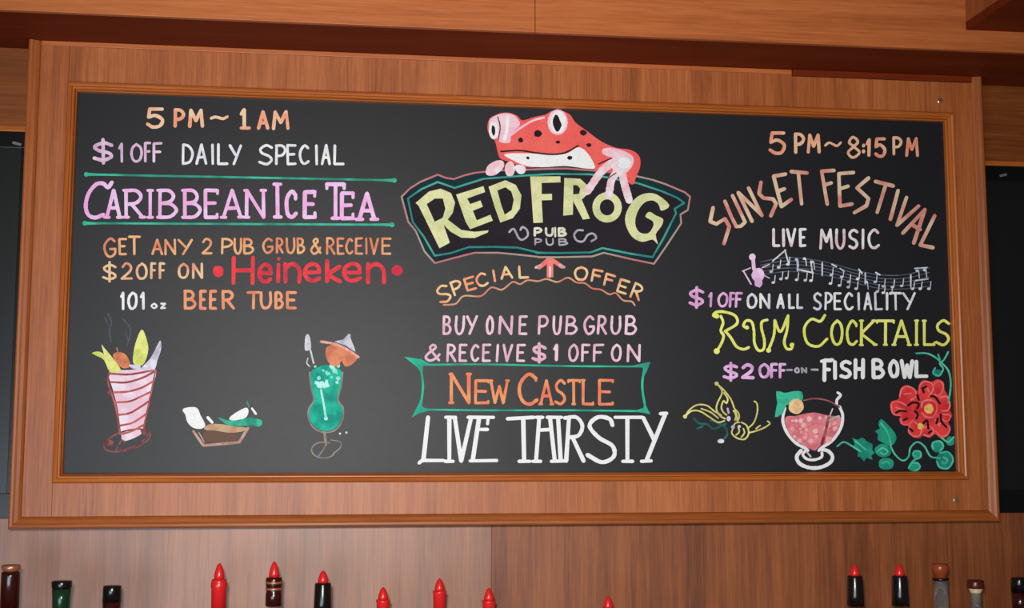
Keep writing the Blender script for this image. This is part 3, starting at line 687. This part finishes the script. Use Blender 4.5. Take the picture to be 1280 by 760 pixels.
k.split('leaf', chalk((214, 216, 130), (190, 196, 100)), dr, label='yellow green leaves')
k = Ink(4); k.poly(D((165, 215), (190, 200), (225, 210), (248, 245), (250, 275), (210, 280), (180, 250)), 3); k.line(D((185, 180), (190, 205)), 1.4)
k.out('filling', chalk((218, 130, 96)), dr, label='orange filling')
k = Ink(4); k.poly(D((402, 142), (406, 185), (388, 240), (370, 288), (305, 285), (350, 235), (380, 180)), 3); k.poly(D((245, 262), (300, 270), (300, 285), (260, 282)), 2)
k.out('blade', chalk((212, 206, 224)), dr, label='pale lilac wedge')
k = Ink(1)
for st_ in (((140, 10), (158, 50), (148, 90), (156, 150)), ((215, 35), (245, 70), (252, 110), (236, 165)), ((125, 30), (145, 70)), ((228, 100), (240, 140))): k.line(D(*st_), 1.5, True)
k.split('steam_line', chalk((94, 96, 110), (78, 80, 92), 90), dr, label='faint grey steam')
# basket of food
D = cr(215, 490, 8.94)
i = Ink(1); i.line(D((240, 440), (350, 598), (560, 580), (750, 562), (850, 400)), 3.4); i.line(D((360, 560), (300, 450)), 1.5)
dr = i.out('drawing', chalk((184, 150, 136), (160, 116, 106)), label='chalk drawing of a small boat shaped basket of food')
k = Ink(2); k.poly(D((360, 400), (420, 360), (560, 360), (700, 385), (830, 400), (790, 440), (640, 455), (480, 430), (380, 425)), 3)
k.out('food', chalk((186, 156, 124), (170, 128, 100)), dr, label='tan food along the rim')
k = Ink(1); k.poly(D((380, 430), (720, 455), (700, 540), (390, 555)), 3); k.out('weave', chalk((104, 88, 74), (120, 80, 70), 90), dr, label='brown basket side')
k = Ink(3); k.poly(D((118, 205), (150, 178), (240, 168), (290, 190), (320, 260), (372, 370), (320, 412), (230, 395), (170, 330), (150, 255)), 4); k.poly(D((640, 305), (660, 270), (740, 215), (830, 175), (856, 215), (830, 280), (760, 310), (680, 318)), 4)
k.line(D((400, 285), (450, 340)), 3.6); k.line(D((895, 185), (938, 245)), 2.8); k.split('white_piece', chalk((246, 246, 252), (226, 232, 240)), dr, label='white pieces of food')
k = Ink(4); k.poly(D((520, 285), (650, 320), (800, 300), (890, 285), (1002, 320), (985, 385), (880, 375), (700, 380), (600, 355)), 4); k.line(D((840, 110), (862, 165)), 1.6)
k.out('greens', chalk((58, 176, 146), (48, 140, 118)), dr, label='teal greens')
# tall cocktail
D = cr(360, 400, 4.0)
i = Ink(1); i.poly(D((112, 262), (190, 225), (268, 255), (262, 330), (246, 395), (272, 440), (266, 500), (230, 545), (188, 555), (140, 540), (108, 495), (108, 445), (130, 400), (116, 330)), 4)
dr = i.out('drawing', chalk((40, 172, 146), (30, 146, 128), 40), label='chalk drawing of a tall teal cocktail with a paper umbrella')
k = Ink(2)
for _ in range(26): k.dot(D((random.uniform(130, 252), random.uniform(228, 335)))[0], random.uniform(1.6, 3.0), 8, None, .15)
k.line(D((165, 350), (180, 430), (190, 492)), 2.6, True); k.dot(D((190, 492))[0], 2.6)
k.split('ice', chalk((176, 232, 216), (120, 206, 188)), dr, label='pale ice and straw')
k = Ink(1); k.line(D((108, 262), (114, 330), (128, 400), (102, 450), (106, 505), (140, 548), (190, 562), (236, 550), (272, 502), (276, 440), (250, 398), (266, 330), (274, 262)), 1.7, True)
k.line(D((182, 562), (190, 625)), 3.2); k.ring(D((178, 650))[0], 15, 10, 1.6, 60, 330); k.line(D((150, 685), (175, 650), (190, 625)), 1.8, True); k.line(D((215, 600), (262, 610), (260, 640), (225, 668)), 1.4, True)
k.out('glass_outline', chalk((150, 138, 124), (122, 112, 106)), dr, label='grey tan glass outline')
k = Ink(3); k.line(D((112, 150), (128, 215)), 2.2); k.poly(D((88, 80), (106, 76), (116, 130), (108, 150), (84, 148)), 3); k.line(D((100, 190), (94, 215), (108, 232)), 1.3, True); k.dot(D((260, 568))[0], 1.4); k.dot(D((292, 563))[0], 1.5)
k.split('stirrer', chalk((232, 232, 240)), dr, label='white stirrer')
k = Ink(3); k.poly(D((195, 135), (260, 125), (345, 180), (320, 222), (285, 232), (268, 205), (250, 230), (215, 225), (190, 185)), 4); k.out('fruit', chalk((208, 132, 98), (186, 108, 80)), dr, label='orange fruit slice')
k = Ink(4); k.poly(D((232, 108), (275, 98), (305, 72), (318, 105), (338, 160), (290, 128)), 2); k.dot(D((306, 78))[0], 2.2); k.out('umbrella_top', chalk((190, 190, 202), (150, 150, 164)), dr, label='grey umbrella top')
k = Ink(5); k.line(D((165, 108), (240, 122), (300, 150), (352, 186)), 3.2, True); k.out('umbrella_brim', chalk((226, 164, 148)), dr, label='pink umbrella brim')
# butterfly
D = cr(845, 470, 7.6)
i = Ink(1)
for st_ in (((385, 70), (450, 130), (520, 220), (556, 310), (590, 345), (600, 390), (582, 430)), ((390, 75), (438, 150), (392, 260), (385, 320), (420, 380), (465, 405)), ((85, 385), (130, 320), (200, 275), (290, 280), (365, 335), (430, 372)), ((85, 385), (150, 332), (230, 336), (320, 392), (400, 440), (460, 425)),
            ((455, 160), (490, 215), (480, 260), (455, 235)), ((445, 240), (430, 300), (450, 345), (480, 370)), ((240, 310), (330, 345), (400, 400)), ((545, 330), (570, 365), (560, 420)),
            ((680, 500), (740, 440), (772, 340), (768, 260), (742, 240)), ((690, 540), (760, 522), (840, 490), (892, 452), (870, 430)), ((760, 500), (800, 470)), ((600, 440), (560, 450), (540, 500), (530, 545), (580, 590), (650, 600), (690, 545), (670, 470), (620, 440)), ((570, 560), (600, 530), (590, 480)), ((620, 580), (650, 540), (640, 500))):
    i.line(D(*st_), 1.9, True)
i.dot(D((385, 72))[0], 2.6); i.dot(D((85, 385))[0], 2.6); i.line(D((560, 330), (585, 420)), 3.2)
dr = i.out('drawing', chalk((216, 216, 130), (190, 180, 104), 40), label='chalk drawing of a yellow butterfly')
k = Ink(1)
for st_ in (((170, 405), (220, 450), (300, 460), (350, 500), (420, 480), (470, 455)), ((330, 420), (400, 450), (470, 490), (485, 560), (440, 610)), ((200, 500), (250, 480))): k.line(D(*st_), 2.6, True)
k.out('lower_wing', chalk((42, 116, 104), (30, 88, 84)), dr, label='dark teal lower wing')
k = Ink(2); k.dot(D((500, 405))[0], 2.8, 8, 3.4, .1); k.dot(D((425, 620))[0], 4, 10, 2.8, .1); k.dot(D((540, 485))[0], 2.4); k.line(D((490, 310), (500, 350)), 2.6); k.dot(D((600, 480))[0], 2)
k.split('dot', chalk((226, 216, 236), (176, 160, 200)), dr, label='lilac white dots')
# fish bowl
D = cr(950, 470, 5.85)
i = Ink(1); i.line(D((182, 235), (172, 270), (168, 340), (200, 420), (262, 490), (330, 528), (350, 545)), 3.7, True); i.line(D((582, 225), (604, 290), (590, 380), (530, 470), (455, 522), (430, 545)), 3.7, True)
i.line(D((300, 545), (268, 590), (290, 640), (360, 670), (440, 668), (510, 635), (530, 590), (500, 550), (450, 535)), 4.6, True); i.line(D((335, 545), (312, 575), (345, 608), (400, 612), (450, 592), (452, 560)), 3.4, True)
i.line(D((568, 122), (590, 140), (562, 175), (560, 212)), 3.4, True)
dr = i.out('drawing', chalk((248, 244, 250), (222, 214, 226)), label='chalk drawing of a pink fish bowl cocktail on a foot')
k = Ink(2); k.poly(D((188, 300), (260, 292), (330, 275), (400, 268), (480, 285), (530, 292), (588, 300), (576, 385), (515, 470), (430, 520), (400, 545), (340, 520), (250, 460), (192, 380)), 4)
k.out('drink', chalk((216, 128, 134), (196, 104, 112), 60), dr, label='pink drink')
k = Ink(3)
for _ in range(30):
    x, y = random.uniform(230, 550), random.uniform(300, 490)
    if ((x-390)/190)**2+((y-350)/160)**2 < 1: k.dot(D((x, y))[0], random.uniform(1.6, 3.4), 8, None, .2)
k.split('bubble', chalk((232, 180, 182), (224, 150, 152)), dr, label='pale bubbles')
k = Ink(4); k.line(D((502, 305), (480, 400), (450, 500)), 3.6, True); k.line(D((320, 178), (400, 165), (500, 182), (580, 228)), 1.8, True); k.split('straw', chalk((128, 48, 50), (150, 90, 92)), dr, label='dark red straw and rim')
k = Ink(4); k.line(D((510, 320), (575, 295)), 3); k.line(D((530, 240), (510, 290)), 1.6); k.line(D((345, 560), (370, 590)), 2); k.split('highlight', chalk((214, 196, 190), (150, 160, 150)), dr, label='pale highlights')
k = Ink(5); k.poly(D((118, 112), (180, 124), (240, 112), (305, 116), (308, 180), (240, 200), (190, 215), (165, 275), (108, 300), (125, 200)), 2); k.out('leaf', chalk((58, 178, 146), (38, 146, 122)), dr, label='teal leaf')
k = Ink(6); k.dot(D((262, 222))[0], 9.6, 16, 9.6, .05); k.out('fruit', chalk((226, 198, 146), (212, 160, 116), 80), dr, label='yellow fruit slice')
# flower with vine
D = cr(1040, 440, 4.753)
i = Ink(1)
i.poly(D((410, 215), (445, 196), (485, 215), (510, 232), (518, 190), (545, 165), (590, 178), (625, 162), (662, 180), (668, 225), (690, 262), (705, 320), (700, 345), (714, 380), (690, 415), (705, 450), (690, 495), (650, 515), (612, 488), (580, 510), (540, 498), (520, 512), (480, 505), (452, 470), (455, 440), (415, 430), (398, 400), (405, 382), (365, 375), (345, 330), (352, 295), (385, 285), (405, 262)), 3)
fl = i.out('drawing', chalk((226, 62, 60), (206, 46, 54), 40), label='chalk drawing of a red flower above teal leaves and vine')
k = Ink(2)
for st_ in (((402, 268), (412, 222), (448, 205), (488, 222), (500, 262), (470, 285)), ((520, 245), (522, 198), (552, 175), (592, 188), (600, 225), (575, 262)), ((600, 200), (630, 172), (658, 190), (656, 232), (630, 262), (610, 250)), ((405, 375), (362, 365), (352, 318), (368, 295), (410, 300), (440, 318)),
            ((640, 270), (680, 265), (700, 305), (688, 345), (650, 350)), ((660, 370), (702, 378), (686, 412), (650, 400)), ((620, 430), (660, 425), (698, 452), (682, 492), (645, 500), (615, 470)), ((545, 450), (580, 440), (602, 470), (580, 500), (545, 492)), ((462, 440), (455, 475), (485, 500), (520, 495), (535, 455)), ((410, 392), (412, 425), (455, 432), (480, 405)),
            ((530, 330), (540, 295), (580, 285), (615, 300), (622, 345), (600, 385), (560, 385), (532, 362)), ((430, 250), (470, 245)), ((560, 205), (575, 235)), ((380, 330), (430, 345)), ((490, 415), (520, 440)), ((610, 400), (640, 440))):
    k.line(D(*st_), 1.7, True)
k.out('petal_lines', chalk((250, 128, 118), (236, 92, 92)), fl, label='lighter petal lines')
k = Ink(3)
for st_ in (((452, 318), (480, 300), (515, 308), (505, 335)), ((585, 262), (612, 268), (640, 305)), ((645, 372), (650, 415), (680, 445)), ((535, 432), (562, 405), (572, 455)), ((380, 362), (402, 350), (440, 352)), ((535, 215), (545, 240)), ((492, 350), (510, 372), (500, 395)), ((628, 395), (620, 425)), ((462, 455), (478, 470)), ((505, 255), (515, 285)), ((540, 215), (560, 205)), ((425, 405), (445, 395)), ((575, 480), (590, 470))): k.line(D(*st_), 2.8, True)
k.split('petal_gap', chalk((28, 20, 24), (36, 20, 24)), fl, label='dark gaps between petals')
k = Ink(4); k.dot(D((575, 338))[0], 6, 12, 6, .1); k.dot(D((525, 442))[0], 4, 9, None, .2); k.split('flower_centre', chalk((240, 150, 84), (236, 188, 100), 90), fl, label='orange flower centre')
TG = chalk((34, 158, 128), (26, 128, 110), 30); TL = chalk((84, 190, 160), (60, 168, 142), 40)
k = Ink(1)
k.poly(D((120, 512), (150, 522), (180, 508), (205, 530), (240, 548), (238, 580), (252, 600), (232, 615), (240, 640), (205, 628), (190, 650), (170, 625), (150, 620), (155, 590), (125, 570), (135, 545)), 2)
k.poly(D((292, 398), (330, 430), (372, 480), (382, 520), (350, 560), (305, 540), (270, 520), (275, 490), (255, 470), (285, 455), (275, 430)), 2)
k.poly(D((255, 570), (300, 545), (345, 570), (345, 610), (300, 625), (262, 605)), 3); k.poly(D((285, 640), (330, 628), (365, 650), (355, 690), (310, 698), (280, 680)), 3)
k.dot(D((668, 642))[0], 10.4, 16, 11.4, .04); k.dot(D((628, 560))[0], 8.4, 14, 7.6, .08); k.dot(D((702, 530))[0], 5.2, 12, 6, .1); k.dot(D((490, 680))[0], 8, 12, 6.4, .1); k.dot(D((502, 612))[0], 5.5, 12, 5.5, .1); k.dot(D((628, 125))[0], 5.4, 12, 5, .1)
k.split('vine_leaf', TG, fl, label='teal leaves')
k = Ink(2)
for st_ in (((30, 560), (70, 535), (120, 560), (170, 590)), ((345, 555), (375, 610), (420, 645), (455, 620), (465, 570), (505, 535), (548, 560), (585, 620), (640, 630)), ((470, 660), (490, 640), (525, 625), (522, 592), (488, 590), (482, 612), (500, 620)), ((455, 690), (475, 660), (515, 665), (520, 690), (490, 705)),
            ((640, 600), (690, 595), (718, 640), (690, 690), (640, 685), (622, 650)), ((600, 575), (598, 540), (640, 530), (660, 560), (640, 585)), ((650, 510), (690, 535), (722, 505)), ((500, 8), (560, 8), (610, 30), (650, 65), (690, 110), (705, 190), (692, 300)), ((690, 0), (665, 45), (640, 70), (660, 100), (635, 140), (600, 125), (612, 95)), ((270, 590), (300, 570), (330, 590), (310, 610), (290, 598)), ((290, 420), (330, 480), (350, 550)), ((300, 660), (330, 650), (340, 670)), ((630, 15), (640, 45)), ((140, 530), (200, 580)), ((660, 625), (685, 640), (668, 665), (652, 650))):
    k.line(D(*st_), 2.1, True)
k.out('vine', TL, fl, label='lighter teal vine and curls')

# ---------------------------------------------------------------- header boards and televisions either side
def side(x0, x1, ztop, side_word, tvx0, tvx1, tvz0, tvz1, badge, lab, glab):
    hp = thing('header_panel', ((x0+x1)/2, WY-.004, ztop), glab, 'wood panel')
    bx('board', (x0, WY-.016, ztop+.012), (x1, WY-.0042, FZ-.0005), W_head, hp, .0006)
    bx('lower_edge', (x0, WY-.020, ztop), (x1, WY-.0042, ztop+.0115), W_moldx, hp, .001)
    tv = thing('television', ((tvx0+tvx1)/2, WY-.004, tvz0), lab, 'television')
    y = WY-.026; b = .018; bb = .05; bt = .034
    bx('housing', (tvx0, y+.0045, tvz0), (tvx1, WY-.0042, tvz1), M_bezel, tv, .002)
    bx('screen', (tvx0+b, y+.003, tvz0+bb), (tvx1-b, y+.0044, tvz1-bt), M_screen, tv)
    V, F = [], []
    for a_, b_ in (((tvx0, tvz0), (tvx1, tvz0+bb)), ((tvx0, tvz1-bt), (tvx1, tvz1)), ((tvx0, tvz0+bb), (tvx0+b, tvz1-bt)), ((tvx1-b, tvz0+bb), (tvx1, tvz1-bt))):
        add(V, F, *box((a_[0], y, a_[1]), (b_[0], y+.0043, b_[1]), .001))
    build('bezel', V, F, M_bezel, tv)
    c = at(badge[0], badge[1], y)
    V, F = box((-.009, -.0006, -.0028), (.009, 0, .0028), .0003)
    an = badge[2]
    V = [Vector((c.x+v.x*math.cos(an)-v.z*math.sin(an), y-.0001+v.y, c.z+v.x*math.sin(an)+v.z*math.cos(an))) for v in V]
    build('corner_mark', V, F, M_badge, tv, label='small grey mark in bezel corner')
tl = at(30, 165, WY-.026); bl = at(9, 648, WY-.026)
tr = at(1232, 207, WY-.026); br = at(1252, 641, WY-.026)
zt, zb = (tl.z+tr.z)/2, (bl.z+br.z)/2
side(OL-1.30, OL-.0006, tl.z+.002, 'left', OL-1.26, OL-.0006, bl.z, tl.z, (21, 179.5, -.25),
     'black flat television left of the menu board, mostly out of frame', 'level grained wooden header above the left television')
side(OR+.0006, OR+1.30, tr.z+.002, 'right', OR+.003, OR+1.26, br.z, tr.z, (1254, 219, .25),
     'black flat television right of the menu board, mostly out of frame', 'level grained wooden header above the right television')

# ---------------------------------------------------------------- back bar shelf and bottles
BY = -.11
SH = -.56
shelf = bx('trim_3', (-1.6, -.30, SH-.04), (3.6, WY-.0042, SH), W_wall, None, .003); tag(shelf, kind='structure')
cl_red = plain('red_plastic', srgb(222, 34, 34), rough=.28, spec=.6)
m_black = plain('black_plastic', srgb(14, 12, 13), rough=.22, spec=.6)
m_wine = plain('dark_red_foil', srgb(52, 10, 8), rough=.2, spec=.7)
m_green = plain('green_foil', srgb(14, 52, 28), rough=.22, spec=.6)
m_copper = plain('copper_cap', srgb(196, 128, 96), rough=.35, metal=.6)
m_amber = plain('amber_cap', srgb(150, 66, 30), rough=.3, spec=.6)
m_cream = plain('cream_plastic', srgb(214, 184, 150), rough=.4)
m_maroon = plain('maroon_cap', srgb(84, 22, 16), rough=.3, spec=.6)
m_glass = plain('clear_glass', srgb(205, 208, 210), rough=.06, trans=.9)
m_dglass = plain('dark_glass', srgb(20, 14, 10), rough=.08, trans=.3)
m_gglass = plain('green_glass', srgb(18, 50, 26), rough=.08, trans=.4)
def bottle(u, v, kind, label, group=None):
    t = at(u, v, BY)
    px = 1.0/ (FOC/(BY-CAM.y)) * 1.0           # metres per photo unit at the bottles
    o = thing('bottle', (t.x, BY, SH), label, 'bottle', group)
    Z = t.z-SH; C = (t.x, BY, SH)
    def part(name, prof, m, par=o, lab=None):
        V, F = lathe(prof, C, 20); return build(name, V, F, m, par, True, lab)
    def body(zn, rn, m):
        s = zn-.095
        part('glass_body', [(.030, 0), (.037, .004), (.038, .02), (.038, s-.04), (.034, s-.015), (.022, s+.012), (rn, s+.035), (rn, zn)], m)
        part('paper_label', [(.0384, .03), (.0386, .031), (.0386, s-.06), (.0384, s-.059)], m_cream)
    if kind == 'copper':
        body(Z-.075, .0125, m_dglass)
        part('neck_foil', [(.0175, Z-.09), (.0172, Z-.02), (.0165, Z-.013), (.013, Z-.0128)], m_wine)
        part('cap', [(.0125, Z-.0127), (.0165, Z-.009), (.018, Z-.003), (.016, Z), (.004, Z+.0008)], m_copper)
    elif kind == 'green':
        body(Z-.06, .0125, m_gglass)
        part('cap', [(.0172, Z-.0145), (.0185, Z-.0125), (.0192, Z-.002), (.0180, Z), (.005, Z+.0006)], m_black)
        part('neck_foil', [(.0150, Z-.09), (.0165, Z-.035), (.0180, Z-.0150)], m_green)
    elif kind == 'black':
        body(Z-.06, .0125, m_dglass)
        part('cap', [(.0178, Z-.03), (.0172, Z-.002), (.0160, Z), (.005, Z+.0006)], m_black)
        part('neck_foil', [(.0155, Z-.07), (.0175, Z-.031)], m_wine)
    elif kind.startswith('pour'):
        body(Z-.10, .013, m_dglass if 'b' in kind[4:] else m_glass)
        d = .030 if 'L' in kind else .024
        part('pour_spout', [(.0098, Z-d), (.0100, Z-d*.75), (.0078, Z-d*.45), (.0050, Z-d*.16), (.0030, Z-.002), (.0016, Z)], cl_red)
        if 'W' in kind:
            n = part('neck_collar', [(.0160, Z-.085), (.0158, Z-.062), (.0150, Z-.060), (.0150, Z-.048), (.0158, Z-.046), (.0160, Z-d-.004), (.0150, Z-d-.0002), (.0098, Z-d-.0001)], m_wine)
            for zz in (.040, .052):
                V, F = lathe([(.0162, Z-zz-.0022), (.0165, Z-zz), (.0162, Z-zz+.0022)], C, 20); build('band', V, F, m_copper, n, True)
        elif 'R' in kind:
            part('neck_collar', [(.0142, Z-.085), (.0146, Z-.048), (.0158, Z-.046), (.0158, Z-.038), (.0148, Z-.036), (.0150, Z-d-.004), (.0130, Z-d-.0002), (.0098, Z-d-.0001)], cl_red)
        elif 'N' in kind:
            part('neck_collar', [(.0120, Z-.07), (.0128, Z-d-.006), (.0140, Z-d-.004), (.0140, Z-d-.0002), (.0098, Z-d-.0001)], cl_red)
            part('lower_collar', [(.0150, Z-.09), (.0160, Z-.0702)], m_black)
        else:
            part('neck_collar', [(.0178, Z-.085), (.0172, Z-.062), (.0160, Z-d-.003), (.0150, Z-d-.0002), (.0098, Z-d-.0001)], m_black)
    elif kind == 'amber':
        body(Z-.030, .0150, m_glass)
        part('cap', [(.0130, Z-.0298), (.0135, Z-.020), (.0165, Z-.018), (.0175, Z-.008), (.0160, Z-.001), (.004, Z)], m_amber)
        part('neck_ring', [(.0152, Z-.036), (.0175, Z-.034), (.0175, Z-.031), (.0152, Z-.0299)], m_black)
    elif kind == 'maroon':
        body(Z-.026, .0110, m_glass)
        part('cap', [(.0160, Z-.017), (.0178, Z-.014), (.0178, Z-.003), (.0160, Z), (.004, Z+.0005)], m_maroon)
        part('neck_foil', [(.0100, Z-.045), (.0110, Z-.026), (.0150, Z-.0172)], m_cream)
    return o
G = 'bottles with red pour spouts on the back bar'
bottle(14, 706, 'copper', 'bottle with copper cap and dark red foil neck, leftmost on the back bar')
bottle(77.5, 726, 'green', 'bottle with green foil neck and dark cap, second from the left')
bottle(140.5, 732, 'black', 'bottle with plain black screw cap, below the chalkboard left end')
bottle(274.5, 704, 'pourLR', 'bottle with red spout and tall glossy red collar', G)
bottle(343, 702, 'pourLWb', 'bottle with red spout above a dark red collar with copper bands', G)
bottle(404, 713, 'pourb', 'bottle with red spout and black collar, under the left part of the menu', G)
bottle(479, 734, 'pourN', 'bottle with only a short red spout tip showing, left of the middle', G)
bottle(549.5, 723, 'pourNb', 'bottle with red spout and flared red collar ring near the middle of the row', G)
bottle(611, 735, 'pourN', 'bottle with only a red spout tip showing, right of the flared red collar bottle', G)
bottle(760, 745, 'pourN', 'shortest bottle, its red tip barely showing alone right of the middle', G)
bottle(1068, 705, 'pourb', 'bottle with red spout and black collar, left one of the right hand pair', G)
bottle(1124, 705, 'pourb', 'bottle with red spout and black collar, right one of the right hand pair', G)
bottle(1175, 704, 'amber', 'clear necked bottle with rounded amber stopper on the right')
bottle(1219, 725, 'maroon', 'bottle with maroon cap and cream neck, right of the amber stopper')
bottle(1274, 722, 'black', 'bottle with black cap at the far right edge of the photo')
